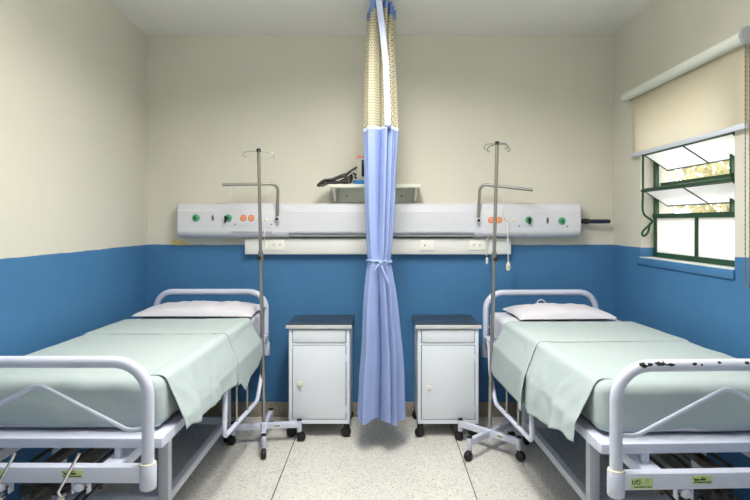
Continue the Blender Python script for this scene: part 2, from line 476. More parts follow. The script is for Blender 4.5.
# outdoors: a leafy tree and ground
tr = thing('tree', 'yellow-green leafy tree outside, glimpsed through the open window', 'tree', (3.6, 3.4, -.1))
bm = nb(); tube(bm, smooth_pts([(0, 0, 0), (.05, .1, .8), (-.05, .2, 1.6), (.02, .1, 2.3)], 5), [.11 - .004 * i for i in range(16)], 10)
for a in range(6):
    an = a * 1.05
    tube(bm, smooth_pts([(0, .15, 1.0 + .12 * a), (.4 * math.cos(an), .15 + .5 * math.sin(an), 1.4 + .12 * a), (.8 * math.cos(an), .15 + .9 * math.sin(an), 1.75 + .12 * a)], 4), .03, 6)
obj('trunk', bm, M['bark'], tr)
bm = nb()
for k in range(5200):
    while True:
        p = Vector((random.uniform(-1, 1), random.uniform(-1, 1), random.uniform(-1, 1)))
        if p.length < 1: break
    p = Vector((p.x * 1.0, p.y * 2.2 + .6, 1.9 + p.z * 1.0))
    r = Matrix.Rotation(random.uniform(0, 6.28), 3, Vector((random.uniform(-1, 1), random.uniform(-1, 1), random.uniform(-1, 1))).normalized())
    l = random.uniform(.05, .09)
    vs = [bm.verts.new(p + r @ Vector(q)) for q in ((0, -l, 0), (l * .45, 0, .01), (0, l, 0), (-l * .45, 0, .01))]
    bm.faces.new(vs)
o = obj('foliage', bm, M['leaf'], tr, smooth=False)
g = struct('ground', box(nb(), XW + T, 9, -4, 10, -.2, -.1), M['ground'], smooth=False)

# ------------------------------------------------------------------ beds
def rbox(bm, x0, x1, y0, y1, z0, z1, R, cuts=24, nz=0, ns=5, seed=0, keep=None):
    b = bmesh.new(); bmesh.ops.create_cube(b, size=1)
    bmesh.ops.subdivide_edges(b, edges=b.edges[:], cuts=cuts, use_grid_fill=True)
    if keep: bmesh.ops.delete(b, geom=[f for f in b.faces if not keep(f.calc_center_median())], context='FACES')
    lo = Vector((x0, y0, z0)); hi = Vector((x1, y1, z1)); c = (lo + hi) / 2; s = hi - lo
    for v in b.verts:
        p = Vector((c.x + v.co.x * s.x, c.y + v.co.y * s.y, c.z + v.co.z * s.z))
        q = Vector([min(max(p[i], lo[i] + R), hi[i] - R) for i in range(3)])
        d = p - q
        if d.length > 1e-6:
            d.normalize(); p = q + d * R
            if nz: p += d * nz * (1 - .8 * max(0, d.z)) * noise.noise(p * ns + Vector((seed, seed * 2, 0)))
        v.co = p
    join(bm, b); return bm

def interp(tab, x):
    if x <= tab[0][0]: return tab[0][1]
    for (a, b), (c, d) in zip(tab, tab[1:]):
        if x <= c: return b + (d - b) * (x - a) / (c - a)
    return tab[-1][1]

HW = .38
def make_bed(s, loc, rotz, label, chips=None, crank_up=True):
    bed = thing('hospital_bed', label, 'bed', loc, rotz, 'white tubular hospital beds')
    def hoop(y):
        return tube(nb(), fillet([(-HW, y, .50), (-HW, y, .917), (HW, y, .917), (HW, y, .50)], .115, 10), .0205, 16)
    fb = obj('footboard', hoop(0), chips or M['white'], bed)
    sign = s
    ch = fillet([(-HW, -.0, .685), (-HW + .07, -.0, .682), (0, -.0, .84), (HW - .07, -.0, .682), (HW, -.0, .685)], [0, .06, .05, .06, 0], 6)
    obj('brace', tube(nb(), ch, .0075, 10), M['white'], fb)
    hb = obj('headboard', hoop(1.95), M['white'], bed)
    obj('brace', tube(nb(), [(p.x, 1.95, p.z) for p in ch], .0075, 10), M['white'], hb)
    for x in (-HW, HW):
        for y in (0, 1.95):
            bm = nb(); lathe(bm, [(.020, .478), (.0265, .482), (.0285, .486), (.0285, .564), (.0265, .567), (.0205, .567)], (x, y, 0), seg=20)
            obj('socket', bm, M['white'], bed)
            if y == 0:
                bm = nb(); lathe(bm, [(.0205, .5665), (.0275, .567), (.0275, .570), (.0210, .571)], (x, y, 0), seg=20)
                obj('collar', bm, M['cream'], bed)
    uf = nb()
    for y in (0, 1.95): box(uf, -HW + .02, HW - .02, y - .02, y + .02, .507, .562, .004)
    for x in (-.245, .245): box(uf, x - .032, x + .032, .0, 1.95, .520, .560, .003)
    obj('lower_frame', uf, M['white'], bed)
    obj('crank_rod', box(nb(), -.016, .016, .03, 1.7, .522, .552, .003), M['mech'], bed)
    # deck frame
    dk = nb()
    box(dk, -.407, .407, .055, .095, .597, .632, .003); box(dk, -.407, .407, 1.87, 1.91, .597, .632, .003)
    for x in (-.387, .387): box(dk, x - .0199, x + .0199, .093, 1.872, .5971, .6318)
    box(dk, -.370, .370, .092, 1.873, .619, .6295)
    obj('deck_frame', dk, M['white'], bed)
    for x in (-.245, .245):
        for y in (.03, 1.9):
            obj('spacer', box(nb(), x - .011, x + .011, y + .03, y + .052, .556, .6, .002), M['white'], bed)
    # base
    bl_ = nb()
    LX = (s * .195, -s * .29)
    for x in LX:
        box(bl_, x - .018, x + .018, .65, 1.62, .115, .155, .003)
    for y in (.63, 1.64): box(bl_, min(LX) + .02, max(LX) - .02, y - .018, y + .018, .117, .153, .003)
    obj('base_frame', bl_, M['greymetal'], bed)
    for x in LX:
        for y in (.63, 1.64):
            obj('leg', box(nb(), x - .023, x + .023, y - .023, y + .023, .075, .597, .003), M['greymetal'], bed)
            bm = nb(); lathe(bm, [(.012, -.014), (.032, -.012), (.034, 0), (.032, .012), (.012, .014)], (x, y, .034), axis='x', seg=18)
            box(bm, x - .02, x - .015, y - .012, y + .012, .03, .08); box(bm, x + .015, x + .02, y - .012, y + .012, .03, .08); box(bm, x - .02, x + .02, y - .012, y + .012, .076, .082)
            obj('caster', bm, M['black'], bed)
    # lowered side guard on the room side
    gx = s * .4165
    g_ = nb()
    tube(g_, fillet([(gx, .83, .655), (gx, .80, .352), (gx, 1.52, .298), (gx, 1.655, .44), (gx, 1.70, .655)], [.0, .035, .09, .09, 0], 7), .0125, 12)
    tube(g_, [(gx, .83, .650), (gx, 1.70, .650)], .0105, 10)
    for y in (.86, 1.66): box(g_, min(gx, s * .402), max(gx, s * .402), y - .015, y + .015, .60, .655, .002)
    sg = obj('side_guard', g_, M['white'], bed)
    for y in (1.03, 1.26):
        z = .352 + (.298 - .352) * (y - .80) / .72
        bm = nb(); tube(bm, [(gx, y, z), (gx, y, .65)], .0068, 10); obj('rod', bm, M['steel'], sg)
    # cranks
    for x in (s * .15, -s * .12):
        bm = nb()
        box(bm, x - .028, x - .023, -.012, .012, .468, .51); box(bm, x + .023, x + .028, -.012, .012, .468, .51); box(bm, x - .028, x + .028, -.010, .010, .503, .510)
        bk = obj('crank_bracket', bm, M['white'], bed)
        bm = nb(); lathe(bm, [(.006, -.026), (.013, -.024), (.016, -.015), (.016, .0), (.010, .006), (.008, .10)], (x, 0, .492), axis='y', seg=18)
        kn = obj('crank_knob', bm, M['cream'] if 0 else M['white'], bk)
        bm = nb(); lathe(bm, [(.004, -.004), (.005, 0), (.004, .004)], (x + .026 * s, -.021, .494), axis='y', seg=10)
        obj('rivet', bm, M['rust'], bk)
        bm = nb(); cx_ = x - s * (.058 if x * s > 0 else .004)
        if crank_up:
            pts = fillet([(cx_ - s * .002, -.015, .455), (cx_, -.04, .487), (cx_ + s * .082, -.06, .625)], .02, 5)
        else:
            pts = fillet([(cx_, -.015, .46), (cx_, -.035, .43), (cx_ + s * .05, -.04, .31)], .02, 5)
        tube(bm, pts, .0052, 10)
        lathe(bm, [(.010, -.012), (.012, -.010), (.012, .010), (.010, .012)], (cx_, -.012, .455), axis='y', seg=14)
        obj('crank_handle', bm, M['chrome'], bed)
    bm = nb()
    for x in (s * .08, -s * .19, -s * .02):
        lathe(bm, [(.010, .0), (.014, .01), (.014, .04), (.009, .05), (.008, .4)], (x, .0, .457), axis='y', seg=14)
        for k in range(5): lathe(bm, [(.012, 0), (.017, .004), (.012, .008)], (x, .08 + .02 * k, .457), axis='y', seg=12)
    box(bm, -.14, .14, .16, .20, .40, .44, .004); box(bm, -.10, -.02, .05, .12, .43, .47, .004); box(bm, .01, .07, .06, .12, .425, .465, .004)
    obj('crank_gear', bm, M['mech'], bed)
    bm = nb()
    tube(bm, [(s * .085, .04, .40), (s * .205, .03, .508)], .008, 8); tube(bm, [(s * .10, .05, .39), (s * .235, .05, .515)], .006, 8)
    tube(bm, [(s * .20, .06, .50), (s * .30, .2, .40)], .006, 8)
    obj('lift_link', bm, M['mech'], bed)
    return bed

def stickers(bed, xs, kinds):
    for x, k in zip(xs, kinds):
        if k == 'uti':
            st = obj('sticker', box(nb(), x - .037, x + .037, -.0215, -.0200, .513, .548, .0003), M['sticker'], bed)
            me = text_mesh('uti', .030); me.transform(Matrix.Translation((x - .020, -.0219, .537)) @ Matrix.Rotation(PI / 2, 4, 'X'))
            me.materials.append(M['print']); o = bpy.data.objects.new('lettering', me); C.objects.link(o); o.parent = st
            bm = nb(); random.seed(3); xx = x - .026
            while xx < x + .03:
                w = random.uniform(.003, .007); box(bm, xx, xx + w, -.0221, -.0212, .517, .521); xx += w + .002
            obj('small_print', bm, M['print'], st)
        else:
            st = obj('sticker', box(nb(), x - .035, x + .035, -.0215, -.0200, .527, .553, .0003), M['sticker'], bed)
            bm = nb(); random.seed(5); xx = x - .030
            while xx < x + .03:
                w = random.uniform(.002, .006); box(bm, xx, xx + w, -.0221, -.0212, .530, .534); xx += w + .0015
            prism(bm, [(x - .033, .5505), (x - .024, .543), (x - .010, .543), (x - .008, .538), (x - .026, .537)], -.0221, -.0212, 'y')
            box(bm, x - .006, x + .012, -.0221, -.0212, .538, .544)
            obj('small_print', bm, M['print'], st)
            prism_b = nb(); prism(prism_b, [(x - .008, .545), (x + .002, .551), (x + .014, .546), (x + .002, .547)], -.0221, -.0212, 'y')
            obj('emblem', prism_b, M['printor'], st)

BL = ((-1.18, 1.94, 0), math.radians(-.3))
BR = ((1.172, 1.90, 0), math.radians(2.06))
zc = .917
chipm = chipped('chipped_white_enamel', (210, 215, 231), [(-.285, zc + .006, .022, .009), (-.235, zc + .011, .022, .006), (-.205, zc + .007, .014, .006), (-.122, zc + .008, .009, .004), (-.10, zc + .006, .006, .004), (-.035, zc + .012, .010, .004), (.06, zc + .01, .012, .005), (.10, zc + .01, .008, .004)])
bedL = make_bed(1, *BL, 'white tubular hospital bed along the left wall, cranks folded up at its foot', crank_up=True)
bedR = make_bed(-1, *BR, 'white tubular hospital bed under the window, black paint chips on its foot rail', chips=chipm, crank_up=False)
stickers(bedL, (.15 - .02, -.14), ('arrow', 'arrow'))
stickers(bedR, (-.302, -.098), ('uti', 'arrow'))

def settle(bm):
    for v in bm.verts:
        if v.co.z > .65: v.co.z -= .013 * min(1.2, max(0, (v.co.y - .25) / 1.0)) * min(1, (v.co.z - .65) / .15)
    return bm

def bedding(s, loc, rotz, side, hem, foldhem, foldy, heady, skewfoot):
    mt = obj('mattress', settle(rbox(nb(), -.372, .372, .13, 1.90, .633, .815, .028, 20, .004, 6, s)), M['mattress'])
    mt.location = loc; mt.rotation_euler = (0, 0, rotz)
    tag(mt, 'white mattress on the %s' % side, 'mattress', 'bed mattresses')
    sh = thing('bed_sheet', 'mint green top sheet draped over the mattress of the %s' % side, 'bed sheet', loc, rotz, 'mint bed sheets')
    bm = nb()
    rbox(bm, -.395 if s > 0 else -.379, .379 if s > 0 else .395, .121, heady - .01, .636, .822, .042, 60, .011, 8, 3 + s, keep=lambda c: c.z > -.49 and c.y < .49)
    o = obj('tucked_sheet', settle(bm), M['sheet'], sh, angle=80); solid(o, .002, 1)
    def drape(y0, y1, hemf, off, x_in, wall=False, sk0=0, sk1=0, amp=1, seed=0, hang_wall=0):
        b = nb(); R = .034
        top = .8225 + off; xe = .381 + off - R
        flat = xe - x_in
        def f(i, j):
            y = y0 + (y1 - y0) * i
            hz = hemf(y)
            AM = 1.17; arc = R * AM; drop = max(top - R + R * math.cos(AM) - hz, .01) / math.sin(AM); tot = flat + arc + drop
            t = j * tot
            wob = .003 * noise.noise(Vector((y * 5 + seed, j * 3, 1.3)))
            if t < flat:
                x = x_in + t; k = min(1, max(0, (x - (xe - .085)) / .08)); k = k * k * (3 - 2 * k)
                z = top - (1 - k) * (off + (.006 if not wall else off * -.35)) + wob * .5
                yy = y
            elif t < flat + arc:
                a = (t - flat) / R; x = xe + R * math.sin(a); z = top - R + R * math.cos(a); yy = y
            else:
                l = t - flat - arc; h = l * math.sin(AM); z = top - R + R * math.cos(AM) - h
                q = h / .2
                wave = .014 * q * (math.sin(y * 19 + seed) * .5 + math.sin(y * 41 + seed * 2 + 1.5 * q) * .22 + noise.noise(Vector((y * 7 + seed, h * 4, .4))) * .9)
                wave += .006 * min(1, q * 2) * noise.noise(Vector((y * 16 - h * 9 + seed, h * 14, 2.2)))
                o_ = h / math.tan(AM) if h < .15 else .15 / math.tan(AM) + (h - .15) * .12
                fl = interp([(0, 1), (.8, .8), (1.1, .5), (1.6, .32)], y); x = xe + R * math.sin(AM) + o_ * fl + (wave + abs(wave) * .4) * amp * fl
                if wall: x += .012 * min(1, q) * (1 - i) ** 8
                x = max(x, .381 + (.4310 + off - .381) * min(1, max(0, .80 - z) / .14))
                yy = y
            h = max(0, t - flat - arc) if t >= flat + arc else 0
            fade0 = (1 - i) ** 3; fade1 = i ** 3
            yy += sk0 * h * fade0 + sk1 * h * fade1
            return Vector((s * x, yy, z))
        grid(b, f, max(30, int((y1 - y0) * 90)), 64)
        return settle(b)
    o = obj('draped_side', drape(.17, foldy + .06, lambda y: interp(hem, y), .0025, .10, sk0=skewfoot, seed=1.7 + s), M['sheet'], sh, angle=80); solid(o, .0018, 1)
    bm = drape(foldy, heady, lambda y: interp(foldhem, y), .0055, .10, wall=True, sk0=-.05, sk1=.35, seed=4.1 + s)
    b = nb(); rbox(b, -.399 if s > 0 else -.3805, .3805 if s > 0 else .399, foldy, heady, .70, .8265, .036, 40, .004, 6, 8 + s, keep=lambda c: c.z > -.49 and abs(c.y) < .49 and c.x * s < .49)
    join(bm, settle(b))
    o = obj('turned_down_fold', bm, M['fold'], sh, angle=80); solid(o, .0015, 1)
    bm = settle(box(nb(), -.33, .33, foldy - .003, foldy - .0005, .8235, .8262))
    obj('seam', bm, M['seam'], sh)
    return mt

bedding(1, *BL, 'hospital bed by the left wall',
        [(.17, .615), (.24, .612), (.30, .60), (.5, .595), (.71, .585), (.9, .575), (1.1, .55)],
        [(.95, .55), (1.05, .545), (1.15, .475), (1.25, .52), (1.4, .53), (1.55, .60)], 1.0, 1.50, .10)
bedding(-1, *BR, 'hospital bed beneath the window',
        [(.17, .585), (.22, .575), (.28, .585), (.5, .535), (.7, .515), (.9, .495), (1.1, .49)],
        [(.95, .49), (1.05, .485), (1.25, .48), (1.38, .475), (1.45, .50), (1.50, .56)], .84, 1.44, .12)

def pillow(loc, rotz, w, d, h, label, seed, z):
    bm = nb()
    def surf(sgn):
        def f(i, j):
            u = i * 2 - 1; v = j * 2 - 1
            e = ((1 - abs(u) ** 2.6) * (1 - abs(v) ** 2.4))
            hh = max(e, 0) ** .42
            x = w / 2 * u * (1 - .05 * (1 - v * v) * abs(u) + .0)
            y = d / 2 * v * (1 - .09 * (1 - u * u) * abs(v))
            n1 = noise.noise(Vector((x * 7 + seed, y * 9, sgn))) * .010 * hh + noise.noise(Vector((x * 20 + seed, y * 8, 2 + sgn))) * .007 * hh
            zz = (h * .80 * hh + n1) if sgn > 0 else -h * .20 * hh
            return Vector((x, y, zz + h * .2))
        return f
    grid(bm, surf(1), 60, 36); grid(bm, surf(-1), 60, 36)
    bmesh.ops.remove_doubles(bm, verts=bm.verts[:], dist=.0004)
    o = obj('pillow', bm, M['pillow'], None, angle=75)
    o.location = (loc[0], loc[1], z); o.rotation_euler = (0, 0, rotz)
    return tag(o, label, 'pillow', 'flat white pillows')
pillow((-1.155, 3.66), math.radians(-1), .75, .42, .070, 'wide flat white pillow at the head of the left bed', 2, .806)
pr = pillow((1.120, 3.555), math.radians(3), .60, .40, .070, 'narrower flat white pillow at the head of the bed by the window', 9, .806)

bm = nb(); tube(bm, smooth_pts([(-.075, .155, .045), (-.070, .165, .066), (-.045, .168, .080), (-.020, .165, .066), (-.015, .155, .045)], 5), .004, 8)
obj('strap', bm, M['pillow'], pr)

# ------------------------------------------------------------------ bedside cabinets
def cabinet(cx, yf, label, lock, rotz=0):
    t = thing('bedside_cabinet', label, 'cabinet', (cx, yf, 0), rotz, 'metal bedside cabinets')
    w = .197; D = .39
    bm = nb(); z0, z1 = .094, .714
    # open carcass: sides, back, bottom, rails
    box(bm, -w, -w + .022, 0, D, z0, z1, .002); box(bm, w - .022, w, 0, D, z0, z1, .002)
    box(bm, -w + .02, w - .02, D - .01, D, z0, z1); box(bm, -w + .02, w - .02, .004, D - .01, z0, z0 + .022)
    box(bm, -w + .02, w - .02, .002, .02, .604, .616); box(bm, -w + .02, w - .02, .002, D, z1 - .010, z1)
    box(bm, -w + .018, w - .018, .001, .02, z0 + .0005, z0 + .028)
    obj('carcass', bm, M['cabinet'], t)
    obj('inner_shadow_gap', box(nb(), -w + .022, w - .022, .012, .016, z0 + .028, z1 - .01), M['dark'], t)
    bm = nb(); box(bm, -.212, .212, -.014, D + .002, .714, .736, .004)
    tp = obj('top', bm, M['cabtop'], t)
    obj('top_edge', box(nb(), -.213, .213, -.0175, -.0135, .713, .736, .0015), M['steeledge'], tp)
    obj('drawer', box(nb(), -w + .026, w - .026, -.003, .010, .620, .702, .003), M['cabinet'], t)
    dr = obj('door', box(nb(), -w + .026, w - .026, -.003, .010, .126, .600, .003), M['cabinet'], t)
    for z in (.19, .52):
        bm = nb(); lathe(bm, [(.004, z - .022), (.0045, z - .02), (.0045, z + .02), (.004, z + .022)], (w - .024, -.004, 0), seg=10)
        obj('hinge', bm, M['cabinet'], dr)
    bm = nb()
    if not lock:
        lathe(bm, [(.012, -.026), (.016, -.024), (.017, -.016), (.010, -.010), (.009, -.003)], (-.122, 0, .360), axis='y', seg=18)
        obj('knob', bm, M['cream'], dr)
    else:
        lathe(bm, [(.012, -.016), (.014, -.014), (.014, -.003)], (-.125, 0, .332), axis='y', seg=18)
        k = obj('knob', bm, M['plate'], dr)
        obj('key_tag', box(nb(), -.134, -.112, -.0052, -.003, .344, .362, .0005), M['cream'], dr)
        obj('keyhole', box(nb(), -.127, -.123, -.0168, -.0158, .328, .336), M['rust'], k)
    for x in (-w + .02, w - .02):
        for y in (.03, D - .03):
            bm = nb(); b = nb()
            lathe(b, [(.010, -.015), (.029, -.014), (.033, -.006), (.033, .006), (.029, .014), (.010, .015)], (-.006, 0, .033), axis='y', seg=20)
            for q in (-1, 1): box(b, -.016, .012, q * .0155, q * .019, .03, .088, .002)
            box(b, -.018, .018, -.019, .019, .084, .095, .002)
            join(bm, b, Matrix.Translation((x, y, 0)) @ Matrix.Rotation(.35 if x < 0 else -.25, 4, 'Z'))
            obj('caster', bm, M['black'], t)
    return t
cabinet(-.393, 3.635, 'grey metal bedside cabinet left of the curtain, round cream door knob', False)
cabinet(.441, 3.635, 'grey metal bedside cabinet right of the curtain, key lock with tag', True)

# ------------------------------------------------------------------ IV stands
def iv_stand(loc, legs, lean, ztop, hookrot, label, plate_leg):
    t = thing('iv_stand', label, 'drip stand', (loc[0], loc[1], 0), 0, 'wheeled drip stands')
    bm = nb(); lathe(bm, [(.02, .085), (.026, .088), (.026, .13), (.02, .135)], seg=18); obj('hub', bm, M['white'], t)
    for i, (lx, ly) in enumerate(legs):
        v = Vector((lx - loc[0], ly - loc[1], 0)); L = v.length; a = math.atan2(v.y, v.x)
        R = Matrix.Rotation(a, 4, 'Z')
        bm = nb(); b = nb(); box(b, .01, L - .004, -.014, .014, .090, .128, .003); join(bm, b, R)
        b = nb(); lathe(b, [(.014, .062), (.016, .065), (.016, .132), (.014, .134)], (L, 0, 0), seg=14); join(bm, b, R)
        lg = obj('leg', bm, M['white'], t)
        bm = nb(); b = nb(); lathe(b, [(.013, .134), (.0165, .1345), (.0165, .140), (.010, .144)], (L, 0, 0), seg=14); join(bm, b, R)
        obj('end_cap', bm, M['black'], lg)
        bm = nb(); b = nb()
        lathe(b, [(.010, -.016), (.026, -.014), (.029, -.006), (.029, .006), (.026, .014), (.010, .016)], (L + .012, 0, .029), axis='y', seg=18)
        lathe(b, [(.009, .04), (.009, .064)], (L, 0, 0), seg=10); prism(b, [(L - .014, .062), (L + .018, .058), (L + .022, .034), (L + .004, .034)], -.010, .010, 'y')
        join(bm, b, R); obj('caster', bm, M['black'], lg)
        if i == plate_leg:
            bm = nb(); b = nb(); side = -1 if (R @ Vector((0, -1, 0))).y < 0 else 1
            box(b, .06, .105, side * .0140, side * .0148, .102, .118); join(bm, b, R)
            pl = obj('label_plate', bm, M['tube'], lg)
            bm = nb(); b = nb()
            for k in range(5): box(b, .066 + .007 * k, .071 + .007 * k, side * .0148, side * .0152, .106, .114)
            join(bm, b, R); obj('small_print', bm, M['dark'], pl)
    B = Vector((0, 0, .13)); E = Vector((lean, 0, ztop))
    P = lambda z: B + (E - B) * ((z - .13) / (ztop - .13))
    obj('lower_pole', tube(nb(), [P(.128), P(1.18)], .0120, 14), M['steel'], t)
    obj('upper_pole', tube(nb(), [P(1.17), P(ztop)], .0105, 14), M['polegrey'], t)
    bm = nb(); tube(bm, [P(1.145), P(1.215)], .0150, 14)
    ck = obj('height_clamp', bm, M['polegrey'], t)
    c = P(1.175); bm = nb(); lathe(bm, [(.005, 0), (.005, -.02), (.013, -.022), (.013, -.034), (.010, -.036)], (c.x, c.y - .014, c.z), axis='y', seg=14); obj('knob', bm, M['dark'], ck)
    bm = nb(); tube(bm, [P(ztop - .012), P(ztop + .008)], .0135, 14); obj('top_cap', bm, M['dark'], t)
    for k in range(4):
        a = hookrot + k * PI / 2; u = Vector((math.cos(a), math.sin(a), 0)); z = Vector((0, 0, 1)); o = P(ztop - .006)
        pts = [o, o + u * .055 + z * (-.004), o + u * .085 - z * .010, o + u * .098 - z * .030, o + u * .088 - z * .040, o + u * .076 - z * .034]
        obj('hook', tube(nb(), smooth_pts(pts, 4), .0034, 8), M['steel'], t)
    return t
iv_stand((-.735, 3.56), [(-.922, 3.53), (-.515, 3.59), (-.69, 3.335), (-.735, 3.79)], -.034, 1.856, .25, 'steel drip stand with white wheeled cross base beside the left bed', 1)
iv_stand((.672, 3.445), [(.525, 3.30), (.815, 3.30), (.515, 3.60), (.835, 3.60)], .046, 1.885, .45, 'steel drip stand with white X-shaped base by the right bed, pole leaning slightly', 1)

# ------------------------------------------------------------------ bedhead gas panel
YP = 3.925
pn = thing('bedhead_panel', 'long white wall panel with green gas outlets and orange sockets above both beds', 'wall panel', (0, YB, 1.29))
def PL(bm): bm.transform(Matrix.Translation((0, -YB, -1.29))); return bm
def prof(front, z0, z1, r):
    p = [(YB, z0 + .01), (YB, z1)]
    p += [(front + .035, z1), (front + .010, z1 - .012), (front + .004, z1 - .055), (front, z1 - .060)]
    p += [(front, z0 + r)]
    for k in range(1, 7):
        a = PI / 2 * k / 6; p.append((front + r - r * math.cos(a), z0 + r - r * math.sin(a)))
    return p
bm = nb(); prism(bm, prof(YP + .004, 1.318, 1.531, .02), -.64, .66, 'x'); obj('centre_body', PL(bm), M['panel'], pn, angle=25)
bm = nb(); box(bm, -.64, .66, YP + .03, YB, 1.298, 1.320); obj('lower_channel', PL(bm), M['panelgrey'], pn)  # set-back strip; its grey paints in the shadow below the panel centre
for x0, x1 in ((-1.42, -.64), (.66, 1.408)):
    bm = nb(); prism(bm, prof(YP, 1.292, 1.535, .05), x0, x1, 'x', 0)
    # soften the outer end
    outer = x0 if x0 < 0 else x1
    ed = [e for e in bm.edges if all(abs(v.co.x - outer) < 1e-4 for v in e.verts) and all(v.co.y < YB - .005 for v in e.verts)]
    bmesh.ops.bevel(bm, geom=ed, offset=.012, segments=3, affect='EDGES', profile=.5)
    obj('end_body', PL(bm), M['panel'], pn, angle=30)
def at(x, y, d=YP): return px(x, y, d)
def disc(name, x, y, prof_, m, parent=pn):
    p = at(x, y); bm = nb(); lathe(bm, prof_, (p.x, p.y, p.z), axis='y', seg=22); return obj(name, PL(bm), m, parent)
for x, y, valve in ((196, 218, 0), (228.5, 218, 1), (529, 220, 1), (562, 221, 0)):
    g_ = disc('gas_outlet', x, y, [(.0, -.012), (.014, -.012), (.016, -.009), (.024, -.006), (.026, 0)], M['green'])
    p = at(x, y)
    bm = nb(); lathe(bm, [(.0, -.022), (.007, -.022), (.0085, -.012)], (p.x - .004, p.y, p.z), axis='y', seg=16)
    if valve: box(bm, p.x - .022 if x < 380 else p.x - .004, p.x - .012 if x < 380 else p.x + .006, p.y - .03, p.y - .005, p.z - .032, p.z + .016, .003)
    obj('valve', PL(bm), M['greendk'] if not valve else M['dark'], g_)
for x, y in ((243.5, 218), (251.3, 218), (491.2, 220), (499.2, 220)):
    o_ = disc('power_socket', x, y, [(.0, -.005), (.019, -.005), (.0225, -.003), (.0235, 0)], M['orange2'])
    p = at(x, y); bm = nb(); lathe(bm, [(.0, -.0062), (.016, -.0062), (.017, -.0045)], (p.x, p.y, p.z), axis='y', seg=20)
    fc = obj('face', PL(bm), M['orange'], o_)
    bm = nb()
    for dx, dz in ((-.005, -.002), (.005, -.002), (0, .005)): lathe(bm, [(0, -.0072), (.002, -.0072), (.002, -.006)], (p.x + dx, p.y, p.z + dz), axis='y', seg=8)
    obj('pin_hole', PL(bm), M['dark'], fc) if 0 else obj('pin_holes', PL(bm), M['dark'], o_)
for x, y in ((213, 218), (547.5, 220.5)):
    p = at(x, y); o_ = obj('switch', PL(box(nb(), p.x - .009, p.x + .009, YP - .004, YP, p.z - .022, p.z + .022, .002)), M['panelgrey'], pn)
    obj('rocker', PL(box(nb(), p.x - .0045, p.x + .0045, YP - .009, YP - .004, p.z - .014, p.z + .014, .002)), M['dark'] if x < 380 else M['mech'], o_)
for x, y in ((258.5, 220), (266.5, 220), (507, 220), (515, 220)):
    o_ = disc('call_socket', x, y, [(.0, -.005), (.009, -.005), (.012, -.003), (.013, 0)], M['cream'])
    p = at(x, y); bm = nb(); lathe(bm, [(0, -.0056), (.0032, -.0056), (.0034, -.0045)], (p.x, p.y, p.z), axis='y', seg=10); obj('jack_hole', PL(bm), M['tape'], o_)
for x, y in ((235, 224.3), (271.3, 224.3), (519.2, 226), (567.6, 226.5)):
    disc('screw', x, y, [(.0, -.003), (.004, -.003), (.005, 0)], M['dark'])
for x, y in ((277.4, 219), (478.2, 220.5)):
    p = at(x, y); o_ = disc('arm_mount', x, y, [(0, -.020), (.016, -.020), (.019, -.017), (.019, 0)], M['panel'])
    bm = nb(); lathe(bm, [(0, -.024), (.010, -.024), (.011, -.019)], (p.x, p.y, p.z), axis='y', seg=16); obj('bolt', PL(bm), M['black'], o_)
    q = at(x + .6, y + 5); bm = nb(); lathe(bm, [(0, -.016), (.008, -.014), (.009, 0)], (q.x, q.y, q.z), axis='y', seg=14); obj('lock_screw', PL(bm), M['panelgrey'], o_)
for x0, x1, y in ((231, 272, 231.7), (483, 526, 234)):
    a = at(x0, y); b = at(x1, y)
    obj('underside_recess', PL(box(nb(), a.x, b.x, YP + .001, YP + .03, a.z - .011, a.z + .009, .002)), M['panelgrey'], pn)
for x0, x1 in ((225, 275), (481, 533)):
    a = at(x0, 227); b = at(x1, 227); c = at(x0, 210)
    bm = nb(); box(bm, a.x, b.x, YP - .0015, YP + .001, a.z, c.z + .0, .0005)
    obj('cover_plate', PL(bm), M['panel'], pn)
# swivel drip arms fitted in the panel
def swivel(pts, hooks, label):
    t = thing('swivel_arm', label, 'drip arm', tuple(pts[0]), 0, 'swivel drip arms on the wall panel')
    q = [Vector(p) - Vector(pts[0]) for p in pts]
    obj('arm', tube(nb(), fillet(q, .045, 7), .0105, 12), M['polegrey'], t)
    for h in hooks:
        h = Vector(h) - Vector(pts[0])
        obj('hook', tube(nb(), smooth_pts([h + Vector((-.006, 0, .0)), h + Vector((0, 0, -.016)), h + Vector((.004, 0, -.05)), h + Vector((-.006, 0, -.062)), h + Vector((-.014, 0, -.05))], 4), .0026, 6), M['tube'], t)
    return t
swivel([px(277.5, 216, YP - .018), px(278, 184, YP - .018), px(222, 184.6, 3.80)], [px(231, 185.5, 3.82), px(268, 184.5, 3.89)], 'bent steel drip arm rising from the left end of the wall panel')
swivel([px(478.2, 217.5, YP - .018), px(480, 184, YP - .018), px(533, 190, 3.78)], [px(505.5, 188, 3.84)], 'bent steel drip arm rising from the right end of the wall panel')
bm = nb(); tube(bm, smooth_pts([px(506.5, 194, 3.84), px(503, 203, 3.85), px(502.8, 214, 3.87), px(506.5, 221, 3.905)], 6), .0028, 8)
o = obj('drip_tube', bm, M['tube']); tag(o, 'thin pale drip tube hanging from the right steel arm', 'tube')
